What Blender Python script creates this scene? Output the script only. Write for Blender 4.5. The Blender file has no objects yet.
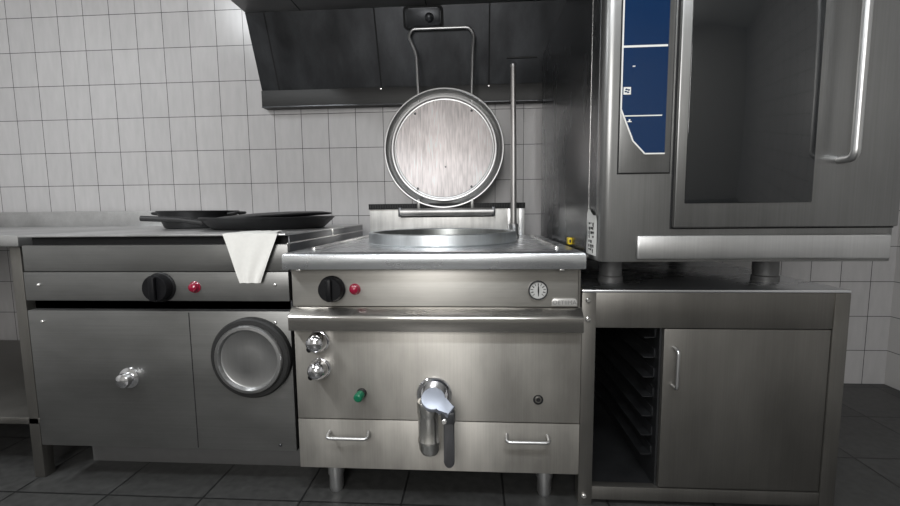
import bpy, bmesh, math, random
from mathutils import Vector, Matrix
random.seed(7)
PI = math.pi
S = bpy.context.scene
COL = S.collection

# ------------------------------------------------------------------ materials
def new_mat(name):
    m = bpy.data.materials.new(name); m.use_nodes = True
    nt = m.node_tree; nt.nodes.clear()
    out = nt.nodes.new('ShaderNodeOutputMaterial'); b = nt.nodes.new('ShaderNodeBsdfPrincipled')
    nt.links.new(b.outputs[0], out.inputs[0])
    return m, nt, b

def plain(name, col, rough=.5, metal=0.0, noise=.08, scale=40, coat=0.0):
    m, nt, b = new_mat(name)
    tc = nt.nodes.new('ShaderNodeTexCoord'); n = nt.nodes.new('ShaderNodeTexNoise')
    n.inputs['Scale'].default_value = scale; n.inputs['Detail'].default_value = 3
    nt.links.new(tc.outputs['Object'], n.inputs['Vector'])
    mx = nt.nodes.new('ShaderNodeMix'); mx.data_type = 'RGBA'
    lo = [max(0, c * (1 - noise)) for c in col]; hi = [min(1, c * (1 + noise)) for c in col]
    mx.inputs[6].default_value = (*lo, 1); mx.inputs[7].default_value = (*hi, 1)
    nt.links.new(n.outputs['Fac'], mx.inputs[0]); nt.links.new(mx.outputs[2], b.inputs['Base Color'])
    b.inputs['Roughness'].default_value = rough; b.inputs['Metallic'].default_value = metal
    b.inputs['Coat Weight'].default_value = coat
    return m

def steel(name, col, rough=.35, metal=.9, brush='Z', streak=.12, stain=.12, bump=.02, fine=260, aniso=0.0):
    """Brushed stainless steel: fine grain drawn out along one axis plus wide smears."""
    m, nt, b = new_mat(name); L = nt.links.new
    tc = nt.nodes.new('ShaderNodeTexCoord')
    mp = nt.nodes.new('ShaderNodeMapping')
    sc = {'X': (3, fine, fine), 'Y': (fine, 3, fine), 'Z': (fine, fine, 3)}[brush]
    mp.inputs['Scale'].default_value = sc
    L(tc.outputs['Object'], mp.inputs[0])
    n = nt.nodes.new('ShaderNodeTexNoise'); n.inputs['Scale'].default_value = 1; n.inputs['Detail'].default_value = 3
    L(mp.outputs[0], n.inputs['Vector'])
    mp2 = nt.nodes.new('ShaderNodeMapping')
    sc2 = {'X': (2.5, 6, 6), 'Y': (6, 2.5, 6), 'Z': (7, 7, 2.2)}[brush]
    mp2.inputs['Scale'].default_value = sc2
    L(tc.outputs['Object'], mp2.inputs[0])
    n2 = nt.nodes.new('ShaderNodeTexNoise'); n2.inputs['Scale'].default_value = 1; n2.inputs['Detail'].default_value = 5
    n2.inputs['Roughness'].default_value = .6
    L(mp2.outputs[0], n2.inputs['Vector'])
    # colour = col * (1 +- streak +- stain)
    a = nt.nodes.new('ShaderNodeMapRange'); a.inputs['From Min'].default_value = .25; a.inputs['From Max'].default_value = .75
    a.inputs['To Min'].default_value = 1 - streak; a.inputs['To Max'].default_value = 1 + streak
    L(n.outputs['Fac'], a.inputs[0])
    c = nt.nodes.new('ShaderNodeMapRange'); c.inputs['From Min'].default_value = .3; c.inputs['From Max'].default_value = .7
    c.inputs['To Min'].default_value = 1 - stain; c.inputs['To Max'].default_value = 1 + stain
    L(n2.outputs['Fac'], c.inputs[0])
    mu = nt.nodes.new('ShaderNodeMath'); mu.operation = 'MULTIPLY'
    L(a.outputs[0], mu.inputs[0]); L(c.outputs[0], mu.inputs[1])
    vm = nt.nodes.new('ShaderNodeVectorMath'); vm.operation = 'SCALE'
    vm.inputs[0].default_value = col; L(mu.outputs[0], vm.inputs['Scale'])
    L(vm.outputs[0], b.inputs['Base Color'])
    rr = nt.nodes.new('ShaderNodeMapRange'); rr.inputs['To Min'].default_value = rough * .75; rr.inputs['To Max'].default_value = rough * 1.3
    L(n2.outputs['Fac'], rr.inputs[0]); L(rr.outputs[0], b.inputs['Roughness'])
    b.inputs['Metallic'].default_value = metal
    if aniso:
        b.inputs['Anisotropic'].default_value = aniso; b.inputs['Anisotropic Rotation'].default_value = .25
        tg = nt.nodes.new('ShaderNodeTangent'); tg.direction_type = 'RADIAL'; tg.axis = 'Z'; L(tg.outputs[0], b.inputs['Tangent'])
    bp = nt.nodes.new('ShaderNodeBump'); bp.inputs['Strength'].default_value = bump * 5; bp.inputs['Distance'].default_value = .0004
    L(n.outputs['Fac'], bp.inputs['Height']); L(bp.outputs[0], b.inputs['Normal'])
    return m

def tile_mat(name, w, h, ox, oz, axes, c1, c2, mortar, msize, rough, bias=0.0, bump=.3, streak=0.0):
    m, nt, b = new_mat(name); L = nt.links.new
    tc = nt.nodes.new('ShaderNodeTexCoord'); sp = nt.nodes.new('ShaderNodeSeparateXYZ'); cb = nt.nodes.new('ShaderNodeCombineXYZ')
    L(tc.outputs['Object'], sp.inputs[0])
    for k, (ax, o) in enumerate(zip(axes, (ox, oz))):
        ad = nt.nodes.new('ShaderNodeMath'); ad.operation = 'SUBTRACT'; ad.inputs[1].default_value = o
        L(sp.outputs[ax], ad.inputs[0]); L(ad.outputs[0], cb.inputs[k])
    br = nt.nodes.new('ShaderNodeTexBrick'); br.offset = 0; br.squash = 1
    br.inputs['Scale'].default_value = 1; br.inputs['Brick Width'].default_value = w; br.inputs['Row Height'].default_value = h
    br.inputs['Mortar Size'].default_value = msize; br.inputs['Mortar Smooth'].default_value = .25; br.inputs['Bias'].default_value = bias
    br.inputs['Color1'].default_value = (*c1, 1); br.inputs['Color2'].default_value = (*c2, 1); br.inputs['Mortar'].default_value = (*mortar, 1)
    L(cb.outputs[0], br.inputs['Vector'])
    mp = nt.nodes.new('ShaderNodeMapping'); mp.inputs['Scale'].default_value = (38, 38, 9); L(tc.outputs['Object'], mp.inputs[0])
    n = nt.nodes.new('ShaderNodeTexNoise'); n.inputs['Scale'].default_value = 1; n.inputs['Detail'].default_value = 4; L(mp.outputs[0], n.inputs['Vector'])
    mr = nt.nodes.new('ShaderNodeMapRange'); mr.inputs['From Min'].default_value = .3; mr.inputs['From Max'].default_value = .7
    mr.inputs['To Min'].default_value = 1 - streak; mr.inputs['To Max'].default_value = 1 + streak; L(n.outputs['Fac'], mr.inputs[0])
    vm = nt.nodes.new('ShaderNodeVectorMath'); vm.operation = 'SCALE'; L(br.outputs['Color'], vm.inputs[0]); L(mr.outputs[0], vm.inputs['Scale'])
    L(vm.outputs[0], b.inputs['Base Color'])
    b.inputs['Roughness'].default_value = rough
    bp = nt.nodes.new('ShaderNodeBump'); bp.invert = True; bp.inputs['Strength'].default_value = bump; bp.inputs['Distance'].default_value = .002
    L(br.outputs['Fac'], bp.inputs['Height']); L(bp.outputs[0], b.inputs['Normal'])
    return m

M = {}
M['front']   = steel('brushed_steel_front', (.40, .382, .352), .46, .84, 'Z', .06, .20, aniso=.75)
M['ctrl']    = steel('brushed_steel_control', (.415, .40, .372), .44, .85, 'X', .06, .14, aniso=.7)
M['deck']    = steel('brushed_steel_deck', (.74, .755, .775), .27, .95, 'X', .02, .05, .004)
M['ring']    = steel('turned_steel', (.66, .69, .71), .40, .95, 'Z', .05, .15)
M['lid']     = steel('scoured_lid_plate', (.93, .87, .865), .60, .50, 'Z', .24, .17, .06, 150)
M['lidrim']  = steel('polished_lid_rim', (.42, .42, .42), .38, 1.0, 'Z', .04, .05)
M['tube']    = steel('steel_tube', (.56, .56, .56), .34, .95, 'Z', .05, .08)
M['pipe']    = steel('worn_steel_pipe', (.42, .41, .40), .42, .85, 'Z', .10, .35)
M['chrome']  = plain('chrome', (.80, .80, .82), .10, 1.0, .02)
M['spout']   = steel('polished_tap_steel', (.74, .73, .70), .20, 1.0, 'Z', .03, .12)
M['satin']   = plain('satin_chrome', (.40, .43, .50), .45, .6, .03)
M['panin']   = steel('shaded_pan_steel', (.26, .27, .265), .34, .9, 'Z', .08, .2)  # same steel as the rim, darkened to paint the shade inside
M['flue']    = steel('stained_flue_steel', (.66, .65, .63), .42, .75, 'Z', .10, .28, .03, 60)
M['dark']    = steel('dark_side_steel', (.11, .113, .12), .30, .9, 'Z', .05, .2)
M['ledge']   = steel('ledge_steel', (.50, .48, .45), .17, .95, 'X', .03, .06, .004)
M['hood']    = steel('shaded_hood_steel', (.048, .050, .054), .36, .8, 'Z', .05, .35)  # near-black base colour carries the shade under the hood
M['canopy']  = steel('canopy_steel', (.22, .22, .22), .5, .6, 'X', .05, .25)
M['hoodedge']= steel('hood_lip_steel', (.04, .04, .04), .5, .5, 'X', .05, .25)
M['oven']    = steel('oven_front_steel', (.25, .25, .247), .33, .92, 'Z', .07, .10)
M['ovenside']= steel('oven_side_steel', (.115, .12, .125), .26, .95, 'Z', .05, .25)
M['stand']   = steel('stand_steel', (.19, .183, .17), .42, .88, 'Z', .06, .14)
M['range']   = steel('range_steel', (.22, .22, .215), .38, .88, 'X', .06, .14)
M['rangetop']= steel('range_top_steel', (.52, .52, .52), .34, .9, 'Y', .06, .2)
M['black']   = plain('black_plastic', (.005, .005, .006), .45)
M['rubber']  = plain('black_rubber', (.012, .012, .012), .6)
M['iron']    = plain('black_cast_iron', (.012, .012, .013), .45, .2, .3, 60)
M['void']    = plain('gap_shade_black', (.006, .006, .007), .8)  # flat black for the shade in gaps and slots, also grille and socket
M['red']     = plain('red_lens', (.24, .004, .028), .15, 0, .1, 200, .6)
M['green']   = plain('green_plastic', (.006, .13, .065), .3, 0, .1)
M['white']   = plain('white_enamel', (.80, .80, .78), .4)
M['paper']   = plain('label_paper', (.72, .72, .70), .6)
M['ink']     = plain('label_ink', (.02, .02, .02), .6)
M['yellow']  = plain('yellow_plastic', (.70, .50, .02), .45)
M['cloth']   = plain('white_cotton', (.72, .71, .68), .9, 0, .06, 90)
M['blue']    = plain('blue_black_glass', (.003, .022, .075), .12, 0, .05, 3, .5)
M['glass']   = plain('dark_door_glass', (.012, .013, .014), .10, 0, .1, 3, .5)
M['bolt']    = plain('bolt_steel', (.72, .71, .69), .25, .9)
M['plinth']  = plain('grey_plinth', (.16, .16, .16), .5, .4)
M['black'].node_tree.nodes['Principled BSDF'].inputs['Specular IOR Level'].default_value = .22
M['grip']    = plain('dark_grey_grip', (.085, .085, .09), .4, .6, .15, 60)
M['dial']    = plain('dial_card', (.42, .42, .41), .5)
M['badge']   = plain('cast_badge', (.55, .54, .52), .4, .6)
M['badgeink']= plain('badge_letter', (.24, .235, .23), .45, .5)
M['wall']    = tile_mat('glazed_wall_tile', .15, .1843, -.9633, 1.1063, (0, 2), (.46, .45, .453), (.49, .48, .482), (.07, .068, .07), .0018, .24, 0, .35, .045)
M['sidewall']= tile_mat('glazed_side_tile', .15, .1843, 0, 1.1063, (1, 2), (.52, .51, .50), (.56, .55, .54), (.12, .12, .12), .0022, .3)
M['rearwall']= plain('cream_plaster', (.62, .60, .56), .8)
M['ceil']    = plain('white_ceiling', (.7, .7, .69), .9)
M['floor']   = tile_mat('dark_floor_tile', .333, .333, -.4445, .002, (0, 1), (.042, .042, .041), (.050, .050, .049), (.012, .012, .012), .004, .42, 0, .4, .25)

# ------------------------------------------------------------------ mesh helpers
def BM(): return bmesh.new()

def add_box(bm, x0, x1, y0, y1, z0, z1, bev=0.0, seg=2):
    vs = [bm.verts.new((x, y, z)) for x in (x0, x1) for y in (y0, y1) for z in (z0, z1)]
    q = [(0, 1, 3, 2), (4, 6, 7, 5), (0, 4, 5, 1), (2, 3, 7, 6), (0, 2, 6, 4), (1, 5, 7, 3)]
    fs = [bm.faces.new([vs[i] for i in f]) for f in q]
    if bev > 0:
        es = list({e for f in fs for e in f.edges})
        bmesh.ops.bevel(bm, geom=es, offset=bev, segments=seg, profile=.5, affect='EDGES')
    return vs

def add_prism(bm, poly, depth, mat, bev=0.0):
    """poly: 2D outline extruded along local z by depth; mat: 4x4 placement."""
    a = [bm.verts.new(mat @ Vector((p[0], p[1], 0))) for p in poly]
    b = [bm.verts.new(mat @ Vector((p[0], p[1], depth))) for p in poly]
    n = len(poly); fs = [bm.faces.new(a[::-1]), bm.faces.new(b)]
    for i in range(n): fs.append(bm.faces.new((a[i], a[(i + 1) % n], b[(i + 1) % n], b[i])))
    if bev > 0:
        bmesh.ops.bevel(bm, geom=[e for e in fs[1].edges] + [e for e in fs[0].edges], offset=bev, segments=2, profile=.5, affect='EDGES')

def add_lathe(bm, prof, mat=Matrix(), seg=48, close=True):
    """prof: (r, h) pairs revolved about local z."""
    rings = []
    for r, h in prof:
        if r < 1e-6: rings.append([bm.verts.new(mat @ Vector((0, 0, h)))])
        else: rings.append([bm.verts.new(mat @ Vector((r * math.cos(2 * PI * k / seg), r * math.sin(2 * PI * k / seg), h))) for k in range(seg)])
    for A, B in zip(rings, rings[1:]):
        for k in range(seg):
            k2 = (k + 1) % seg
            if len(A) == 1 and len(B) == 1: continue
            if len(A) == 1: bm.faces.new((A[0], B[k], B[k2]))
            elif len(B) == 1: bm.faces.new((A[k], A[k2], B[0]))
            else: bm.faces.new((A[k], A[k2], B[k2], B[k]))
    if close:
        for Rg in (rings[0], rings[-1]):
            if len(Rg) > 1: bm.faces.new(Rg)

def add_tube(bm, pts, r, seg=14, r2=None):
    pts = [Vector(p) for p in pts]; n = len(pts); rings = []; up = None
    for i, p in enumerate(pts):
        t = (pts[min(i + 1, n - 1)] - pts[max(i - 1, 0)]).normalized()
        if up is None:
            up = Vector((0, 0, 1)) if abs(t.z) < .9 else Vector((1, 0, 0))
        u = (up - t * up.dot(t)).normalized(); v = t.cross(u); up = u
        rr = r if r2 is None else r + (r2 - r) * i / (n - 1)
        rings.append([bm.verts.new(p + (u * math.cos(2 * PI * k / seg) + v * math.sin(2 * PI * k / seg)) * rr) for k in range(seg)])
    for A, B in zip(rings, rings[1:]):
        for k in range(seg): bm.faces.new((A[k], A[(k + 1) % seg], B[(k + 1) % seg], B[k]))
    bm.faces.new(rings[0][::-1]); bm.faces.new(rings[-1])

def fillet(pts, rad, n=6):
    """round the corners of a polyline"""
    P = [Vector(p) for p in pts]; out = [P[0]]
    for i in range(1, len(P) - 1):
        a, b, c = P[i - 1], P[i], P[i + 1]
        d1 = (a - b); d2 = (c - b); k = min(rad, d1.length * .48, d2.length * .48)
        s, e = b + d1.normalized() * k, b + d2.normalized() * k
        for j in range(n + 1):
            t = j / n; out.append((1 - t) ** 2 * s + 2 * t * (1 - t) * b + t * t * e)
    out.append(P[-1]); return out

def facing(pos, n=(0, -1, 0), roll=0.0):
    """local z -> n (outwards), local y -> up"""
    z = Vector(n).normalized(); up = Vector((0, 0, 1)) if abs(z.z) < .95 else Vector((0, 1, 0))
    x = up.cross(z).normalized(); y = z.cross(x)
    m = Matrix((x, y, z)).transposed().to_4x4()
    return Matrix.Translation(pos) @ m @ Matrix.Rotation(roll, 4, 'Z')

def root_loc(o):
    v = Vector((0, 0, 0))
    while o is not None: v += Vector(o.location); o = o.parent
    return v

def part(name, bm, mat, parent=None, angle=35, smooth=True):
    off = root_loc(parent)
    bmesh.ops.remove_doubles(bm, verts=bm.verts[:], dist=1e-6)
    bmesh.ops.recalc_face_normals(bm, faces=bm.faces[:])
    for v in bm.verts: v.co -= off
    me = bpy.data.meshes.new(name); bm.to_mesh(me); bm.free()
    if smooth:
        me.polygons.foreach_set('use_smooth', [True] * len(me.polygons))
        me.set_sharp_from_angle(angle=math.radians(angle))
    me.materials.append(M[mat] if isinstance(mat, str) else mat)
    o = bpy.data.objects.new(name, me); COL.objects.link(o)
    if parent is not None: o.parent = parent
    return o

def box(name, dims, mat, parent=None, bev=.002):
    bm = BM(); add_box(bm, *dims, bev=bev); return part(name, bm, mat, parent)

def thing(name, label, cat, loc, group=None):
    o = bpy.data.objects.new(name, None); COL.objects.link(o); o.location = loc; o.empty_display_size = .05
    o['label'] = label; o['category'] = cat
    if group: o['group'] = group
    return o

def struct(o): o['kind'] = 'structure'; return o

# ------------------------------------------------------------------ the room
XL, XR, YB, YF, ZC = -3.0, 2.3, 1.044, -3.0, 2.75
struct(box('floor', (XL - .1, XR + .1, YF - .1, YB + .1, -.1, 0), 'floor', bev=0))
struct(box('ceiling', (XL - .1, XR + .1, YF - .1, YB + .1, ZC, ZC + .1), 'ceil', bev=0))
struct(box('wall_back', (XL - .1, XR + .1, YB, YB + .1, 0, ZC), 'wall', bev=0))
struct(box('wall_left', (XL - .1, XL, YF, YB, 0, ZC), 'sidewall', bev=0))
struct(box('wall_right', (XR, XR + .1, YF, YB, 0, ZC), 'sidewall', bev=0))
struct(box('wall_front', (XL - .1, XR + .1, YF - .1, YF, 0, ZC), 'rearwall', bev=0))

# ------------------------------------------------------------------ boiling kettle
K = thing('boiling_kettle', 'stainless steel boiling kettle with its round lid raised and a front drain tap', 'kettle', (0, .4, 0))
XA, XB = -.4378, .4488                       # front panel sides
# cabinet: open-topped shell behind the front panels
bm = BM()
add_box(bm, XA + .004, XA + .010, .005, .80, .125, .80)
add_box(bm, XB - .010, XB - .004, .005, .80, .125, .80)
add_box(bm, XA + .010, XB - .010, .794, .80, .125, .80)
add_box(bm, XA + .010, XB - .010, .005, .794, .125, .131)
add_box(bm, XA + .010, XB - .010, .022, .026, .131, .80)
part('cabinet', bm, 'stand', K)
box('control_panel', (XA, XB - .012, 0, .022, .652, .775), 'ctrl', K, .0015)
# sloping ledge under the control panel
bm = BM()
prof = [(.021, .650), (0, .650), (-.026, .628), (-.031, .622), (-.031, .5815), (.021, .5815)]
rows = [[bm.verts.new((x, y, z)) for y, z in prof] for x in (-.4421, .4483)]
n = len(prof)
for i in range(n): bm.faces.new((rows[0][i], rows[1][i], rows[1][(i + 1) % n], rows[0][(i + 1) % n]))
bm.faces.new(rows[0][::-1]); bm.faces.new(rows[1])
bmesh.ops.bevel(bm, geom=[e for e in bm.edges], offset=.0015, segments=2, profile=.5, affect='EDGES')
part('ledge', bm, 'ledge', K, angle=25)
box('front_panel', (XA, XB, 0, .021, .2875, .580), 'front', K, .0012)
lp = box('lower_panel', (XA, XB, -.001, .021, .1211, .2845), 'front', K, .0012)
for hx, z in ((-.273, .239), (.289, .240)):
    bm = BM(); w = .066
    add_tube(bm, fillet([(hx - w + .004, -.001, z + .008), (hx - w, -.030, z - .002), (hx + w, -.030, z - .002), (hx + w - .004, -.001, z + .008)], .014), .0052, 12)
    part('handle', bm, 'tube', lp)
# legs
for x, y in ((-.345, .07), (.357, .08), (-.345, .72), (.357, .72)):
    bm = BM(); add_lathe(bm, [(.027, .126), (.027, .062), (.0235, .060), (.0235, .010), (.019, .0), ], Matrix.Translation((x, y, 0)), 28)
    part('leg', bm, 'tube', K)
# deck: a pressed plate with a round opening, a rounded front lip and two raised beads
RC, YC = Vector((0.0, .42)), .42
def rect_pt(a, x0, x1, y0, y1):
    dx, dy = math.cos(a), math.sin(a); t = 1e9
    if dx > 1e-9: t = min(t, (x1 - RC.x) / dx)
    if dx < -1e-9: t = min(t, (x0 - RC.x) / dx)
    if dy > 1e-9: t = min(t, (y1 - RC.y) / dy)
    if dy < -1e-9: t = min(t, (y0 - RC.y) / dy)
    return RC.x + dx * t, RC.y + dy * t
R0 = (-.45, .45, -.0345, .80)
angs = [2 * PI * k / 96 for k in range(96)] + [math.atan2(y - RC.y, x - RC.x) % (2 * PI) for x in R0[:2] for y in R0[2:]]
angs = sorted(set(round(a, 6) for a in angs))
bm = BM()
loops = [[bm.verts.new((RC.x + .281 * math.cos(a), RC.y + .281 * math.sin(a), .800)) for a in angs],
         [bm.verts.new((RC.x + .281 * math.cos(a), RC.y + .281 * math.sin(a), .822)) for a in angs]]
for ins, z in ((.016, .822), (.009, .8208), (.004, .8175), (.001, .813), (0, .808), (0, .7725), (.001, .7712), (.020, .7712), (.022, .778), (.022, .800)):
    l = []
    for a in angs:
        x, y = rect_pt(a, *R0)
        x = min(max(x, R0[0] + ins), R0[1] - ins); y = min(max(y, R0[2] + ins), R0[3] - ins)
        l.append(bm.verts.new((x, y, z)))
    loops.append(l)
n = len(angs)
for A, B in zip(loops, loops[1:]):
    for k in range(n): bm.faces.new((A[k], A[(k + 1) % n], B[(k + 1) % n], B[k]))
A, B = loops[-1], loops[0]
for k in range(n): bm.faces.new((A[k], A[(k + 1) % n], B[(k + 1) % n], B[k]))
deck = part('deck', bm, 'deck', K, angle=40)
for x in (-.385, .383):
    bm = BM(); add_box(bm, x - .0065, x + .0065, .05, .74, .8215, .8315, .004)
    part('bead', bm, 'bolt', deck)
for x in (-.405, .385):                       # little fixing tabs under the lip
    bm = BM(); add_box(bm, x - .008, x + .006, -.026, -.014, .764, .7715, .002); part('lip_tab', bm, 'bolt', deck)
# vessel: rim standing above the deck, pan going down inside
bm = BM()
add_lathe(bm, [(.294, .8225), (.2905, .826), (.2895, .855), (.2885, .861), (.285, .8635), (.277, .8635), (.2735, .860)], Matrix.Translation((RC.x, RC.y, 0)), 96, False)
ves = part('vessel_rim', bm, 'ring', K)
bm = BM()
add_lathe(bm, [(.2738, .8605), (.272, .852), (.270, .60), (.25, .47), (.18, .42), (0, .41)], Matrix.Translation((RC.x, RC.y, 0)), 96, False)
add_lathe(bm, [(.2738, .8605), (.280, .8225), (.276, .60), (.256, .465), (.18, .412), (0, .402)], Matrix.Translation((RC.x, RC.y, 0)), 96, False)
part('cooking_pan', bm, 'panin', ves)
# flue upstand at the back
fl = box('flue', (-.382, .364, .772, .86, .8215, .977), 'flue', K, .002)
bm = BM()
add_box(bm, -.3845, .3665, .764, .774, .953, .979, .001)
g = part('flue_grille', bm, 'void', fl)
bm = BM()
for i in range(62):
    x = -.376 + i * .0119; add_box(bm, x, x + .004, .7615, .7645, .956, .976)
part('grille_bars', bm, 'rubber', fl)
for x in (.285, .338):
    bm = BM(); add_box(bm, x, x + .018, .769, .773, .826, .952, .001); part('pipe_reflection', bm, 'tube', fl)  # added strips standing in for the pipe's reflection on the flue
bm = BM(); add_box(bm, -.228, .218, .7655, .773, .9135, .9625); part('hinge_slot', bm, 'void', fl)
bm = BM(); add_lathe(bm, [(.008, 0), (.008, .006), (.005, .010), (.005, .028), (0, .030)], Matrix.Translation((-.345, .70, .822)), 16)
part('deck_screw', bm, 'bolt', deck)
# hinge bar
bm = BM()
add_tube(bm, [(-.226, .748, .938), (.216, .748, .938)], .0185, 24)
hb = part('hinge_bar', bm, 'pipe', K)
for x0, x1 in ((-.236, -.220), (.207, .224)):
    bm = BM(); add_box(bm, x0, x1, .736, .773, .917, .960, .003); part('hinge_block', bm, 'dark', hb)
# lid, raised, hinged on the bar; lathe about local z that points to the viewer
TL = math.radians(5)
LM = facing((-.0185, .790, 1.240), (0, -math.cos(TL), math.sin(TL)))
bm = BM()
add_lathe(bm, [(0, -.040), (.22, -.038), (.272, -.032), (.284, -.024), (.2875, .004), (.2868, .010), (.284, .0135), (.279, .0135), (.2755, .010),
               (.2745, .002), (.2715, -.022), (.262, -.027), (.2545, -.022), (.2525, .002), (.250, .0065), (.243, .0065), (.240, .003), (.2385, -.004), (.2335, -.005),
               (.2315, -.002), (.2305, -.002)], LM, 120, False)
add_lathe(bm, [(.2305, -.002), (.2305, -.006), (0, -.006)], LM, 120, False)
lid = part('lid', bm, 'lidrim', K)
bm = BM(); add_lathe(bm, [(0, -.0045), (.2300, -.0045), (.2300, -.001), (.227, .0005), (0, .0005)], LM, 96, False)
part('lid_plate', bm, 'lid', lid)
for x, y in ((-.137, .168), (.133, .176), (-.126, -.19), (.131, -.184), (.008, -.088)):
    bm = BM(); r = .0055 if abs(x) > .05 else .004
    add_lathe(bm, [(r, 0), (r, .003), (r * .6, .0045), (0, .0045)], LM @ Matrix.Translation((x, y, .0003)), 14)
    part('bolt', bm, 'dark', lid)
# lid handle: bent rod rising above the raised lid
bm = BM()
hp = [(-.140, .835, 1.40), (-.142, .842, 1.50), (-.152, .862, 1.705), (-.190, .872, 1.792), (-.172, .875, 1.824), (.104, .875, 1.824), (.128, .872, 1.792), (.121, .862, 1.705), (.116, .842, 1.50), (.116, .835, 1.40)]
add_tube(bm, fillet(hp, .030), .0078, 14)
part('handle', bm, 'tube', lid)
for x in (-.140, .116):
    bm = BM(); add_box(bm, x - .02, x + .02, .822, .842, 1.375, 1.43, .004); part('handle_bracket', bm, 'tube', lid)
    bm = BM(); add_box(bm, x - .008, x + .008, .755, .80, .945, 1.00, .003); part('hinge_arm', bm, 'range', lid)
# upright water pipe
bm = BM(); add_tube(bm, [(.299, .62, .86), (.2985, .62, 1.0), (.2965, .62, 1.3), (.294, .62, 1.553)], .0138, 20, .0108)
wp = part('water_pipe', bm, 'pipe', K)
bm = BM(); add_lathe(bm, [(.026, .822), (.026, .834), (.021, .838), (.019, .868), (.021, .872), (.021, .882), (.014, .886)], Matrix.Translation((.299, .62, 0)), 24)
part('pipe_fitting', bm, 'tube', wp)
bm = BM(); add_lathe(bm, [(.0118, 1.551), (.0118, 1.560), (.008, 1.565), (0, 1.566)], Matrix.Translation((.294, .62, 0)), 18)
part('pipe_cap', bm, 'tube', wp)
# control knob
bm = BM()
add_lathe(bm, [(.041, 0), (.0415, .006), (.0385, .009), (.0365, .026), (.034, .029), (0, .029)], facing((-.310, 0, .7065)), 48)
kb = part('control_knob', bm, 'black', K)
bm = BM(); add_box(bm, -.3185, -.3015, -.042, -.028, .672, .741, .005); part('knob_grip', bm, 'black', kb)
bm = BM(); add_lathe(bm, [(.0175, 0), (.0175, .003), (.0145, .0055), (.0145, .008), (.0125, .014), (.007, .018), (0, .019)], facing((-.239, 0, .7055)), 32)
part('pilot_lamp', bm, 'red', K)
# thermometer dial
DM = facing((.318, 0, .7035))
bm = BM(); add_lathe(bm, [(.029, 0), (.029, .007), (.0272, .0095), (.0255, .0095), (.0248, .006), (0, .006)], DM, 48)
dl = part('thermometer', bm, 'dark', K)
bm = BM(); add_lathe(bm, [(.0248, .0062), (.0248, .0068), (0, .0068)], DM, 40); part('dial_face', bm, 'dial', dl)
bm = BM()
for k in range(11):
    a = math.radians(225 - 27 * k)
    for q in (0, 1):
        c = Vector((math.cos(a) * (.0175 + .003 * q), math.sin(a) * (.0175 + .003 * q), .0069))
        m_ = DM @ Matrix.Translation(c) @ Matrix.Rotation(a, 4, 'Z')
        add_prism(bm, [(-.0026, -.0009 - .0012 * (k % 2) * (1 - q)), (.0026, -.0009), (.0026, .0009), (-.0026, .0009 + .0012 * (k % 2) * (1 - q))], .0003, m_)
part('dial_marks', bm, 'ink', dl)
bm = BM(); add_prism(bm, [(-.0007, -.018), (.0007, -.018), (.0022, -.002), (.0016, .012), (0, .0145), (-.0016, .012), (-.0022, -.002)], .0006, DM @ Matrix.Translation((.0005, 0, .0073)))
part('needle', bm, 'black', dl)
# maker's badge, raised letters
bm = BM()
w, h, r = .0375, .0115, .010
pl = [(-w, -h), (w, -h)] + [(w - r + r * math.cos(a), h - r + r * math.sin(a)) for a in [k * PI / 12 for k in range(7)]] + [(-w + r - r * math.cos(a), h - r + r * math.sin(a)) for a in [PI / 2 - k * PI / 12 for k in range(7)]]
add_prism(bm, pl, .004, facing((.3965, 0, .667)), .001)
bd = part('badge', bm, 'badge', K)
def text_mesh(body, size, mat4, depth=.0006, spacing=1.0):
    cu = bpy.data.curves.new('txt', 'FONT'); cu.body = body; cu.size = size; cu.extrude = depth; cu.align_x = 'CENTER'; cu.align_y = 'CENTER'; cu.space_character = spacing
    o = bpy.data.objects.new('txt', cu); COL.objects.link(o)
    dg = bpy.context.evaluated_depsgraph_get(); me = bpy.data.meshes.new_from_object(o.evaluated_get(dg))
    b = BM(); b.from_mesh(me); b.transform(mat4)
    bpy.data.objects.remove(o); bpy.data.meshes.remove(me); bpy.data.curves.remove(cu)
    return b
bm = text_mesh('OETIIMA', .0175, facing((.3965, -.0043, .666)), .0005, 1.05)
part('badge_letters', bm, 'badgeink', bd, smooth=False)
# two domed chrome knobs
for x, z in ((-.362, .540), (-.361, .4525)):
    n_ = Vector((-.14, -.96, -.04))
    bm = BM(); add_lathe(bm, [(.0345, 0), (.0345, .004), (.0335, .009), (.0325, .010), (.0315, .007)], facing((x + .004, 0, z + .002)), 40)
    kn = part('valve_knob', bm, 'chrome', K)
    bm = BM(); add_lathe(bm, [(.028, -.006), (.0305, .004), (.0315, .012), (.0305, .024), (.0275, .035), (.021, .0445), (.011, .050), (0, .0513)], facing((x + .004, 0.0, z + .002), n_), 40)
    part('knob_dome', bm, 'chrome', kn)
    bm = BM(); q = facing((x + .004, 0, z + .002), n_) @ Matrix.Translation((-.013, -.016, .0415))
    add_lathe(bm, [(.0085, -.006), (.0085, .0015), (.007, .0025), (0, .0025)], q, 20)
    part('knob_plug', bm, 'black', kn)
# green push button
bm = BM(); n_ = Vector((-.15, -.95, -.12))
add_lathe(bm, [(.0155, -.002), (.0155, .004), (.0135, .005), (.0135, .012)], facing((-.228, 0, .374), n_), 28)
gb = part('push_button', bm, 'rubber', K)
bm = BM(); add_lathe(bm, [(.0135, .010), (.0145, .026), (.0135, .033), (.010, .036), (0, .037)], facing((-.228, 0, .374), n_), 28)
part('button_cap', bm, 'green', gb)
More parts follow.
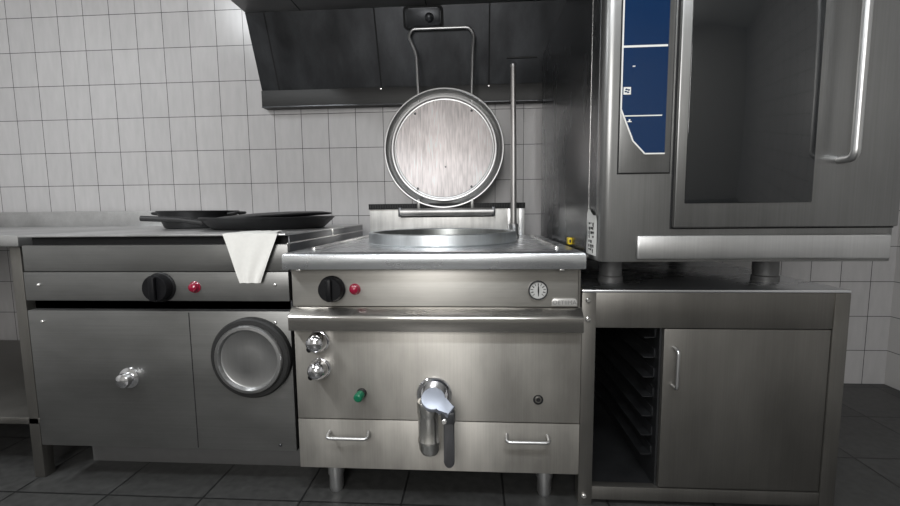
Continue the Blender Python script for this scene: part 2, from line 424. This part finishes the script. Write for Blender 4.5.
# small drain socket on the right
SM = facing((.3225, 0, .361))
bm = BM(); add_lathe(bm, [(.0155, 0), (.0155, .0012), (0, .0012)], SM, 32); so = part('socket', bm, 'void', K)
bm = BM(); add_lathe(bm, [(.0092, .0), (.0102, .009), (.0085, .0115), (.0065, .0115), (.0062, .004)], SM @ Matrix.Translation((-.001, .004, 0)), 28); part('socket_collar', bm, 'stand', so)
bm = BM(); add_lathe(bm, [(.0066, .0095), (0, .0095)], SM @ Matrix.Translation((-.001, .004, 0)), 20, False); part('socket_plug', bm, 'void', so)
# drain tap
bm = BM(); add_lathe(bm, [(.055, 0), (.055, .004), (.052, .0075), (.046, .0085), (.042, .005), (.0415, .0015)], facing((.0015, 0, .374)), 56)
tp = part('drain_tap', bm, 'chrome', K)
bm = BM(); add_lathe(bm, [(.033, 0.0), (.033, .050), (.036, .055), (.036, .088), (.030, .095), (0, .096)], facing((.0, 0, .372)), 40)
part('tap_body', bm, 'tube', tp)
bm = BM()
add_lathe(bm, [(.0345, .385), (.0365, .378), (.0365, .352), (.034, .348), (.034, .340), (.0335, .274), (.036, .270), (.036, .262), (.0335, .258), (.032, .240), (.0255, .2265), (.022, .228), (.021, .25)], Matrix.Translation((-.006, -.072, 0)), 40)
part('spout', bm, 'spout', tp)
# lever head: round plate with an arm to the lower right
n_ = Vector((.06, -.60, .80)).normalized()
HM = facing((.010, -.112, .405), n_)
out = []
ax = math.radians(-38); d = Vector((math.cos(ax), math.sin(ax))); pz = Vector((-d.y, d.x)); hw = .017; Rr = .0345; ln = .063
a0 = math.asin(hw / Rr)
for k in range(29):
    a = ax + a0 + (2 * PI - 2 * a0) * k / 28; out.append((Rr * math.cos(a), Rr * math.sin(a)))
for sgn in (-1, 1): q = d * ln + pz * hw * sgn; out.append((q.x, q.y))
bm = BM(); add_prism(bm, out, .020, HM @ Matrix.Translation((0, 0, -.006)), .004); lev = part('lever', bm, 'satin', tp)
# dark grip hanging from the arm end
bm = BM()
gx, gy = .0555, -.128
pl = [(-.0155, .152), (.0155, .152)] + [(.0155 * math.cos(a), .002 - .020 * math.sin(a)) for a in [k * PI / 12 for k in range(13)]]
add_prism(bm, [(x, y) for x, y in pl], .012, facing((gx - .001, gy + .012, .228), (0, -1, 0.03)), .004)
part('lever_grip', bm, 'grip' if 'grip' in M else 'rubber', tp)
bm = BM(); add_lathe(bm, [(.0075, -.003), (.0075, .014), (.0055, .016), (0, .016)], facing((.043, -.135, .360)), 20); part('lever_pin', bm, 'bolt', tp)
bm = BM(); add_box(bm, .034, .073, -.146, -.116, .350, .385, .005); part('lever_clamp', bm, 'dark', tp)

# ------------------------------------------------------------------ range on the left
RX0, RX1, RY = -1.36, -.462, .03
G = thing('cooking_range', 'grey steel cooking range left of the kettle with black pans on top', 'stove', (-.91, .45, 0))
box('cooktop', (RX0, RX1, .022, .94, .870, .877), 'rangetop', G, .002)
box('recess_strip', (RX0 + .01, RX1 - .004, .06, .92, .843, .8705), 'void', G, 0)
bm = BM(); add_box(bm, RX0 + .004, RX1 - .002, .055, .925, .62, .8435)
part('upper_body', bm, 'dark', G)
box('side_panel', (RX1 - .006, RX1, RY + .020, .93, .15, .8698), 'dark', G, .001)
box('side_trim', (RX1 - .001, RX1 + .002, RY + .002, .92, .8425, .8475), 'bolt', G, .001)
bm = BM(); add_box(bm, RX1 + .0002, RX1 + .0035, .45, .462, .845, .875, .0008); part('joint_strip', bm, 'bolt', G)
box('upper_fascia', (RX0, RX1, RY + .004, .055, .757, .8425), 'range', G, .0015)
cf = box('control_fascia', (RX0, RX1, RY, .055, .660, .7545), 'range', G, .0015)
box('shadow_gap', (RX0 + .004, RX1 - .004, .055, .30, .628, .662), 'void', G, 0)
lf = box('lower_front', (RX0, RX1, RY, .055, .155, .6265), 'range', G, .0015)
box('plinth', (RX0 + .02, RX1 - .02, .19, .88, 0.0, .16), 'plinth', G, .001)
box('lower_body', (RX0 + .004, RX1 - .008, .055, .925, .155, .626), 'dark', G, 0)
for x, z, p_ in ((-.506, .713, cf), (-.511, .590, lf), (-.516, .176, lf), (-1.31, .713, cf), (-1.31, .590, lf)):
    bm = BM(); add_lathe(bm, [(.0055, 0), (.005, .003), (.003, .0045), (0, .0045)], facing((x, RY, z)), 16)
    part('rivet', bm, 'bolt' if z > .3 else 'dark', p_)
hm = facing((-.590, RY, .478))
bm = BM(); add_lathe(bm, [(.131, 0), (.131, .022), (.126, .028), (.113, .029), (.111, .02)], hm, 72); hatch = part('round_hatch', bm, 'rubber', G)
bm = BM(); add_lathe(bm, [(.112, .012), (.112, .034), (.108, .040), (.099, .041), (.096, .036), (.094, .028), (.090, .026), (.04, .031), (0, .032)], hm, 72, False)
part('hatch_disc', bm, 'chromedisc' if 'chromedisc' in M else 'lidrim', hatch)
bm = BM(); add_lathe(bm, [(.048, 0), (.0485, .006), (.045, .009), (.043, .030), (.040, .034), (0, .034)], facing((-.885, RY, .706)), 48)
k2 = part('control_knob', bm, 'black', G)
bm = BM(); add_box(bm, -.895, -.875, RY - .048, RY - .033, .668, .744, .005); part('knob_grip', bm, 'black', k2)
bm = BM(); add_lathe(bm, [(.019, 0), (.019, .003), (.016, .0055), (.0155, .009), (.013, .016), (.007, .020), (0, .021)], facing((-.772, RY, .706)), 32)
part('pilot_lamp', bm, 'red', G)
bm = BM(); add_lathe(bm, [(.036, 0), (.034, .006), (.022, .010), (.024, .024), (.022, .034), (.012, .040), (0, .041)], facing((-1.02, RY, .40)), 36)
part('door_knob', bm, 'chrome', G)
box('door_seam', (-.8015, -.7985, RY - .0006, RY + .006, .16, .622), 'void', G, 0)

# pans on the range
def pan_profile(r, h, t=.006):
    return [(0, 0), (r * .80, 0), (r * .84, .004), (r - .002, h - .004), (r + .003, h), (r, h + .003), (r - t, h - .001), (r * .82 - t * .5, .010), (r * .78, t), (0, t)]
P1 = thing('frying_pan', 'wide black iron frying pan lying on the range beside the kettle', 'pan', (-.735, .48, .8772))
bm = BM(); add_lathe(bm, pan_profile(.262, .046), Matrix.Translation((-.735, .48, .8772)), 72, False); part('pan_bowl', bm, 'iron', P1)
bm = BM(); add_tube(bm, [(-.98, .40, .905), (-1.06, .375, .918), (-1.19, .335, .925)], .011, 12); part('handle', bm, 'iron', P1)
P2 = thing('pan_lid', 'tilted black pan lid resting inside the black frying pan', 'lid', (-.735, .48, .9))
LT = Matrix.Translation((-.725, .485, .922)) @ Matrix.Rotation(math.radians(-3.2), 4, 'Y')
bm = BM(); add_lathe(bm, [(.238, 0), (.242, .004), (.238, .008), (.20, .014), (.10, .020), (0, .022)], LT, 64, False)
add_lathe(bm, [(.238, 0), (.10, .014), (0, .016)], LT, 64, False); part('lid_shell', bm, 'iron', P2)
P3 = thing('stock_pan', 'black shallow two-handled pan at the far left of the range', 'pan', (-1.14, .62, .8772))
bm = BM(); add_lathe(bm, pan_profile(.165, .075), Matrix.Translation((-1.14, .62, .8772)), 64, False); part('pan_bowl', bm, 'iron', P3)
for s in (-1, 1):
    bm = BM(); x = -1.14 + s * .163
    add_tube(bm, fillet([(x, .575, .94), (x + s * .04, .58, .945), (x + s * .04, .66, .945), (x, .665, .94)], .02), .006, 10); part('handle', bm, 'iron', P3)

# white cloth over the front corner
bm = BM(); NU, NV = 24, 26; grid = []
for j in range(NV + 1):
    row = []
    v = j / NV
    for i in range(NU + 1):
        u = i / NU
        if v < .5:                                        # lying on the top
            t = v / .5; y = .17 - t * .155; z = .8785 + .0025 * math.sin(u * 9 + t * 4) ** 2; xr = -.490 - .05 * (1 - t); xl = -.66 + .02 * (1 - t)
            if t > .93: z -= .0
        else:                                             # hanging at the front, drawn to a point
            t = (v - .5) / .5; y = .013 - .006 * math.sin(u * 7 + t * 2) ** 2 * t; z = .8775 - t * .155; xr = -.482 - .062 * t; xl = -.66 + .05 * t
        row.append(bm.verts.new((xl + (xr - xl) * u, y, z)))
    grid.append(row)
for j in range(NV):
    for i in range(NU): bm.faces.new((grid[j][i], grid[j][i + 1], grid[j + 1][i + 1], grid[j + 1][i]))
bmesh.ops.solidify(bm, geom=bm.faces[:], thickness=-.0022)
cl = part('kitchen_cloth', bm, 'cloth', None, 60)
cl['label'] = 'white cloth hanging over the front edge of the range'; cl['category'] = 'cloth'

# ------------------------------------------------------------------ work table beyond the range
T = thing('work_table', 'steel work table at the far left beyond the range', 'table', (-2.1, .5, 0))
box('tabletop', (-2.85, -1.39, .05, .99, .838, .877), 'rangetop', T, .004)
box('backsplash', (-2.85, -1.39, .992, 1.012, .84, .96), 'rangetop', T, .003)
for x in (-2.80, -1.44):
    for y in (.10, .94): box('leg', (x - .02, x + .02, y - .02, y + .02, 0, .838), 'stand', T, .003)
box('under_shelf', (-2.83, -1.41, .08, .96, .20, .225), 'stand', T, .003)

# ------------------------------------------------------------------ oven stand
ST = thing('oven_stand', 'steel oven stand right of the kettle with open dark bay and bolted post', 'stand', (.85, .45, 0))
SX0, SX1, SY = .4565, 1.235, .03
box('stand_top', (SX0, SX1, SY, .92, .690, .6985), 'deck', ST, .002)
box('apron', (.497, SX1, SY + .003, SY + .03, .580, .6895), 'stand', ST, .001)
for i, (x, y) in enumerate(((SX0, SY), (SX1 - .043, SY), (SX0, .87), (SX1 - .043, .87))):
    po = box('post', (x, x + .043, y, y + .043, 0, .6895), 'stand', ST, .0015)
    if i == 0:
        for z in (.666, .607, .030):
            bm = BM(); add_lathe(bm, [(.0085, 0), (.008, .004), (.005, .0065), (0, .0065)], facing((.4745, SY, z)), 18); part('bolt', bm, 'bolt', po)
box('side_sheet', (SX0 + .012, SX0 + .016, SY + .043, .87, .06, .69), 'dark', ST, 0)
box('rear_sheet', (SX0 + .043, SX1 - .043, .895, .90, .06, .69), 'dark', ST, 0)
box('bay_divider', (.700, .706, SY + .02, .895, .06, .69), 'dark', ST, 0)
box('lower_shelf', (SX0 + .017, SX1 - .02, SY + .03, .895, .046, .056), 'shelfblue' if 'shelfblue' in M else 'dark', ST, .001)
box('lower_rail', (.4995, SX1 - .043, SY + .003, SY + .03, .017, .060), 'stand', ST, .001)
for z in (.535, .47, .405, .34, .275, .21, .145):
    for a, b in ((.4725, .515), (.665, .700)):
        bm = BM(); add_box(bm, a, b, SY + .05, .87, z, z + .003); add_box(bm, (a if a < .6 else b - .003), (a + .003 if a < .6 else b), SY + .05, .87, z, z + .03)
        part('tray_rail', bm, 'dark', ST)
cp = box('cupboard_door', (.707, SX1 - .045, SY + .004, SY + .028, .064, .577), 'stand', ST, .002)
bm = BM(); add_tube(bm, fillet([(.735, SY + .004, .40), (.735, SY - .03, .40), (.735, SY - .03, .52), (.735, SY + .004, .52)], .012), .005, 12); part('handle', bm, 'tube', cp)

# ------------------------------------------------------------------ combi oven
O = thing('combi_oven', 'large stainless combi oven on a stand with blue control panel', 'oven', (.84, .4, .6985))
OX0, OX1, OYF, OYB = .465, 1.215, -.11, .925
OZ0, OZ1 = .801, 1.70
r_ = .025
def oven_outline(y0, y1, ro):
    p = [(OX0, y1), (OX0, y0 + ro)] + [(OX0 + ro - ro * math.cos(a), y0 + ro - ro * math.sin(a)) for a in [k * PI / 16 for k in range(1, 9)]]
    return p + [(OX1 - x + OX0, y) for x, y in reversed(p)]
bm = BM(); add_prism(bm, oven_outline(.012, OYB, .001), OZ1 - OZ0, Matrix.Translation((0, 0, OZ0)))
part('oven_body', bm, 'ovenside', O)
bm = BM(); add_prism(bm, oven_outline(OYF, .008, r_), OZ1 - OZ0 , Matrix.Translation((0, 0, OZ0)), .0015)
fr = part('front_frame', bm, 'oven', O)
bm = BM(); add_box(bm, OX0 - .0012, OX0 + .01, .0075, .0125, OZ0, OZ1); part('side_seam', bm, 'bolt', O)
# dark strip between side and front corner
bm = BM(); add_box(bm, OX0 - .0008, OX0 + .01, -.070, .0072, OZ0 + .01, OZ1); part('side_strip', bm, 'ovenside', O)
# control fascia with the blue glass
bm = BM(); add_box(bm, 0.5045, .640, OYF - .0008, OYF + .01, 1.0335, OZ1 - .01); part('fascia_gap', bm, 'void', O)
bm = BM(); add_box(bm, .507, .6375, OYF - .005, OYF + .01, 1.036, OZ1 - .012, .002)
fa = part('control_fascia', bm, 'oven', O)
FY = OYF - .005
gl = [(.5085, OZ1 - .03), (.5085, 1.199), (.541, 1.118), (.572, 1.085), (.622, 1.085), (.622, OZ1 - .03)]
fm = facing((0, FY, 0)); 
bm = BM(); add_prism(bm, [(x, z) for x, z in gl], .002, fm); gp = part('control_glass', bm, 'blue', fa)
# pale outline and rules printed on the glass
def strip(bm, pts, w, d=.0026):
    for (x0, z0), (x1, z1) in zip(pts, pts[1:]):
        v = Vector((x1 - x0, z1 - z0)).normalized(); nn = Vector((-v.y, v.x)) * w / 2
        add_prism(bm, [(x0 - nn.x, z0 - nn.y), (x1 - nn.x, z1 - nn.y), (x1 + nn.x, z1 + nn.y), (x0 + nn.x, z0 + nn.y)][::-1], d, fm)
bm = BM(); strip(bm, gl[:5], .0035); part('glass_border', bm, 'paper', fa)
bm = BM(); strip(bm, [(.510, 1.3535), (.620, 1.3535)], .005); part('panel_rule', bm, 'paper', fa)
bm = BM(); strip(bm, [(.517, 1.1815), (.612, 1.1815)], .0028); part('panel_rule', bm, 'paper', fa)
# small square fan symbol and key mark
bm = BM(); cx, cz, q = .5225, 1.2445, .0092
rs = []
add_prism(bm, [(cx - q, cz - q), (cx + q, cz - q), (cx + q, cz + q), (cx - q, cz + q)], .0026, fm); ic = part('fan_symbol', bm, 'paper', fa)
bm = BM()
for k in range(4):
    a = k * PI / 2 + .5
    c = Vector((cx + .0042 * math.cos(a), cz + .0042 * math.sin(a)))
    add_prism(bm, [(c.x + .0033 * math.cos(b), c.y + .0021 * math.sin(b)) for b in [j * PI / 5 for j in range(10)]], .0029, fm)
part('fan_blades', bm, 'blue', fa)
bm = BM(); add_prism(bm, [(.525, 1.166), (.536, 1.166), (.536, 1.1685), (.5325, 1.1685), (.5325, 1.173), (.5285, 1.173), (.5285, 1.1685), (.525, 1.1685)], .0026, fm); part('key_mark', bm, 'paper', fa)
bm = BM(); strip(bm, [(.5345, 1.305), (.541, 1.305)], .003); part('key_mark', bm, 'paper', fa)
# door with dark glass
bm = BM(); add_box(bm, .645, OX1 - .012, OYF - .0008, OYF + .01, .888, OZ1 - .01); part('door_gap', bm, 'void', O)
bm = BM(); add_box(bm, .648, OX1 - .016, OYF - .018, OYF - .0002, .892, OZ1 - .012, .004); dr = part('oven_door', bm, 'oven', O)
bm = BM(); add_box(bm, .672, .985, OYF - .0205, OYF - .012, .955, OZ1 - .05, .002); part('door_glass', bm, 'glass', dr)
bm = BM(); hx = 1.045
add_tube(bm, fillet([(hx, OYF - .018, 1.06), (hx, OYF - .062, 1.06), (hx, OYF - .062, 1.50), (hx, OYF - .018, 1.50)], .02), .010, 14); part('handle', bm, 'tube', dr)
bm = BM(); add_box(bm, .56, OX1 - .02, OYF - .010, OYF - .0002, .808, .872, .006); part('drip_tray', bm, 'tube', O)
for x, y in ((.592, .20), (1.10, .20), (.592, .82), (1.10, .82)):
    bm = BM(); add_lathe(bm, [(.040, .6985), (.040, .716), (.037, .720), (.037, OZ0 + .001)], Matrix.Translation((x, y, 0)), 32); part('foot', bm, 'plinth', O)
# curling paper label on the side by the front corner
bm = BM()
NZ = 14; lab = []
for j in range(NZ + 1):
    t = j / NZ; z = .934 - .121 * t; curl = max(0, .18 - t) * .05
    y0, y1 = .019 + .003 * math.sin(t * 9), -.081 - .003 * math.sin(t * 3)
    lab.append([bm.verts.new((OX0 - .0012 - curl * k * (1.5 - k), y0 + (y1 - y0) * k / 1.0, z + (.010 * math.sin(k * 5) if j == 0 else 0))) for k in (0, .2, .4, .6, .8, 1)])
for j in range(NZ):
    for k in range(5): bm.faces.new((lab[j][k], lab[j][k + 1], lab[j + 1][k + 1], lab[j + 1][k]))
bmesh.ops.solidify(bm, geom=bm.faces[:], thickness=.0006)
lb = part('paper_label', bm, 'paper', O)
bm = BM(); rnd = random.Random(3); z = .905
while z > .823:
    for c in range(3):
        if rnd.random() < .92:
            y = -.004 - c * .019; ww = rnd.uniform(.006, .015); hh = rnd.uniform(.003, .009)
            add_box(bm, OX0 - .0025, OX0 - .0011, y - ww, y, z - hh, z)
            if rnd.random() < .5: add_box(bm, OX0 - .0025, OX0 - .0011, y - ww * 1.1, y - ww * .6, z - hh - .004, z)
    z -= .0125
part('label_print', bm, 'ink', lb)
bm = BM(); add_box(bm, OX0 - .012, OX0 - .0002, .215, .250, .8225, .846, .002); yt = part('yellow_tag', bm, 'yellow', O)
bm = BM(); add_box(bm, OX0 - .010, OX0 - .004, .2135, .2155, .829, .840, .0008); part('tag_mark', bm, 'ink', yt)

# ------------------------------------------------------------------ extraction hood
H = thing('extraction_hood', 'dark steel extraction hood above the raised lid and wall tiles', 'hood', (.1, .9, 1.5))
HX0, HX1 = -1.0, 1.45
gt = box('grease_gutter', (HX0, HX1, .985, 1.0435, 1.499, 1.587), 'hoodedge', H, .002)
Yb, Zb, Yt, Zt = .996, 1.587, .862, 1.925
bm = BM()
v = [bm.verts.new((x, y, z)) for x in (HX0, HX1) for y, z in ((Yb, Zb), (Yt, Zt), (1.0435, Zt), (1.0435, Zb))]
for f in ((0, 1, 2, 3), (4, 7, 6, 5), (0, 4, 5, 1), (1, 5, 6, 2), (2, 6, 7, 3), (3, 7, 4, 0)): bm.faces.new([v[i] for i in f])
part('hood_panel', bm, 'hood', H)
def on_panel(x, s, d=0.0):
    y, z = Yb + (Yt - Yb) * s, Zb + (Zt - Zb) * s
    nn = Vector((0, -(Zt - Zb), -(Yb - Yt))).normalized()   # outward (towards the room, downwards)
    return Vector((x, y, z)) + nn * d
for x in (-.905, -.357, .203, .75):
    bm = BM(); a, b = on_panel(x, 0), on_panel(x, 1); nn = (on_panel(x, 0, 1) - a)
    pts = [a - nn * .002, b - nn * .002]
    w = .0035
    vs = [bm.verts.new(p + Vector((sx * w, 0, 0)) + nn * k) for p in (a, b) for sx in (-1, 1) for k in (-.001, .0012)]
    for f in ((0, 1, 3, 2), (4, 6, 7, 5), (0, 4, 5, 1), (2, 3, 7, 6), (1, 5, 7, 3), (0, 2, 6, 4)): bm.faces.new([vs[i] for i in f])
    part('panel_seam', bm, 'void', H)
box('canopy', (HX0, HX1, -.35, Yt + .02, 1.926, 1.95), 'canopy', H, .002)
for k, (x, w) in enumerate(((-.72, .002), (-.1, .002))):
    bm = BM(); add_box(bm, x - w, x + w, -.34, Yt, 1.9245, 1.9265)
    part('canopy_seam', bm, 'void', H)
for x in (-.357, .203):
    bm = BM(); add_lathe(bm, [(.006, 0), (.005, .004), (0, .006)], facing((x, .9845, 1.579)), 14); part('rivet', bm, 'bolt', H)
# dark lamp box in the hood
bm = BM(); nn = on_panel(0, 0, 1) - on_panel(0, 0)
pm = Matrix.Translation(on_panel(-.118, .86)) @ facing((0, 0, 0), nn)
def rrect(w, h, r, n=6):
    p = []
    for cx_, cy_, a0_ in ((w - r, h - r, 0), (-w + r, h - r, PI / 2), (-w + r, -h + r, PI), (w - r, -h + r, 1.5 * PI)):
        p += [(cx_ + r * math.cos(a0_ + k * PI / 2 / n), cy_ + r * math.sin(a0_ + k * PI / 2 / n)) for k in range(n + 1)]
    return p
add_prism(bm, rrect(.098, .052, .022), .006, pm, .001); lx = part('lamp_box', bm, 'void', H)
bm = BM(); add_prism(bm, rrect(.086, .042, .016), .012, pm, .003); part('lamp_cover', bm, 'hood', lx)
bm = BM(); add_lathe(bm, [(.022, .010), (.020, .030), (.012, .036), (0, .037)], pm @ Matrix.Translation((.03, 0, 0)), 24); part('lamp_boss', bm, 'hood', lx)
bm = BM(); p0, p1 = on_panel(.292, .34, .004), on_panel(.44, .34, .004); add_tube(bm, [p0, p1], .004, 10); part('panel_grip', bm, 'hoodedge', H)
# gutter edge strip catching light
bm = BM(); add_box(bm, HX0, HX1, .982, .987, 1.498, 1.504, .001); part('gutter_edge', bm, 'dark', H)

# ------------------------------------------------------------------ lights
def area(name, loc, rot, sx, sy, power, col=(1, 1, 1)):
    l = bpy.data.lights.new(name, 'AREA'); l.shape = 'RECTANGLE'; l.size = sx; l.size_y = sy; l.energy = power; l.color = col
    o = bpy.data.objects.new(name, l); COL.objects.link(o); o.location = loc; o.rotation_euler = rot; return o
area('ceiling_light', (.15, -1.5, 2.70), (0, 0, 0), 1.5, .25, 38, (.93, .97, 1))
area('ceiling_light', (-1.9, -.9, 2.70), (0, 0, 0), .25, 1.2, 36, (.95, .98, 1))  # unseen lamp, added to brighten the left wall
area('added_front_light', (-.33, -2.93, 1.75), (PI / 2, 0, 0), 1.0, 1.3, 48, (1, .985, .965))  # unseen source, added for front light and the streak on the steel
# added white window panel behind the camera, unseen, backs the front light
wn = box('added_window_panel', (-.90, .24, -3.0, -2.97, 1.02, 2.48), 'white', bev=.004); struct(wn)
W = bpy.data.worlds.new('kitchen_air'); S.world = W; W.use_nodes = True
W.node_tree.nodes['Background'].inputs[0].default_value = (.5, .52, .55, 1); W.node_tree.nodes['Background'].inputs[1].default_value = .03

# ------------------------------------------------------------------ camera
f, cx, D, cz, yaw, pitch, roll = 422.85, .1334, 1.2649, .9416, -.0619, .0987, -.0101
fw = Vector((math.sin(yaw) * math.cos(pitch), math.cos(yaw) * math.cos(pitch), -math.sin(pitch)))
rt = Vector((math.cos(yaw), -math.sin(yaw), 0)); up = rt.cross(fw)
r2 = rt * math.cos(roll) + up * math.sin(roll); u2 = -rt * math.sin(roll) + up * math.cos(roll)
cd = bpy.data.cameras.new('camera'); cam = bpy.data.objects.new('camera', cd); COL.objects.link(cam)
cam.matrix_world = Matrix.Translation((cx, -D, cz)) @ Matrix((r2, u2, -fw)).transposed().to_4x4()
cd.sensor_fit = 'HORIZONTAL'; cd.sensor_width = 36; cd.lens = f * 36 / 900; cd.clip_start = .01
S.camera = cam
vs = S.view_settings; S.display_settings.display_device = 'sRGB'
vs.view_transform = 'Standard'; vs.look = 'None'; vs.gamma = 1; vs.exposure = 0.0; vs.use_curve_mapping = False
S.cycles.max_bounces = 8
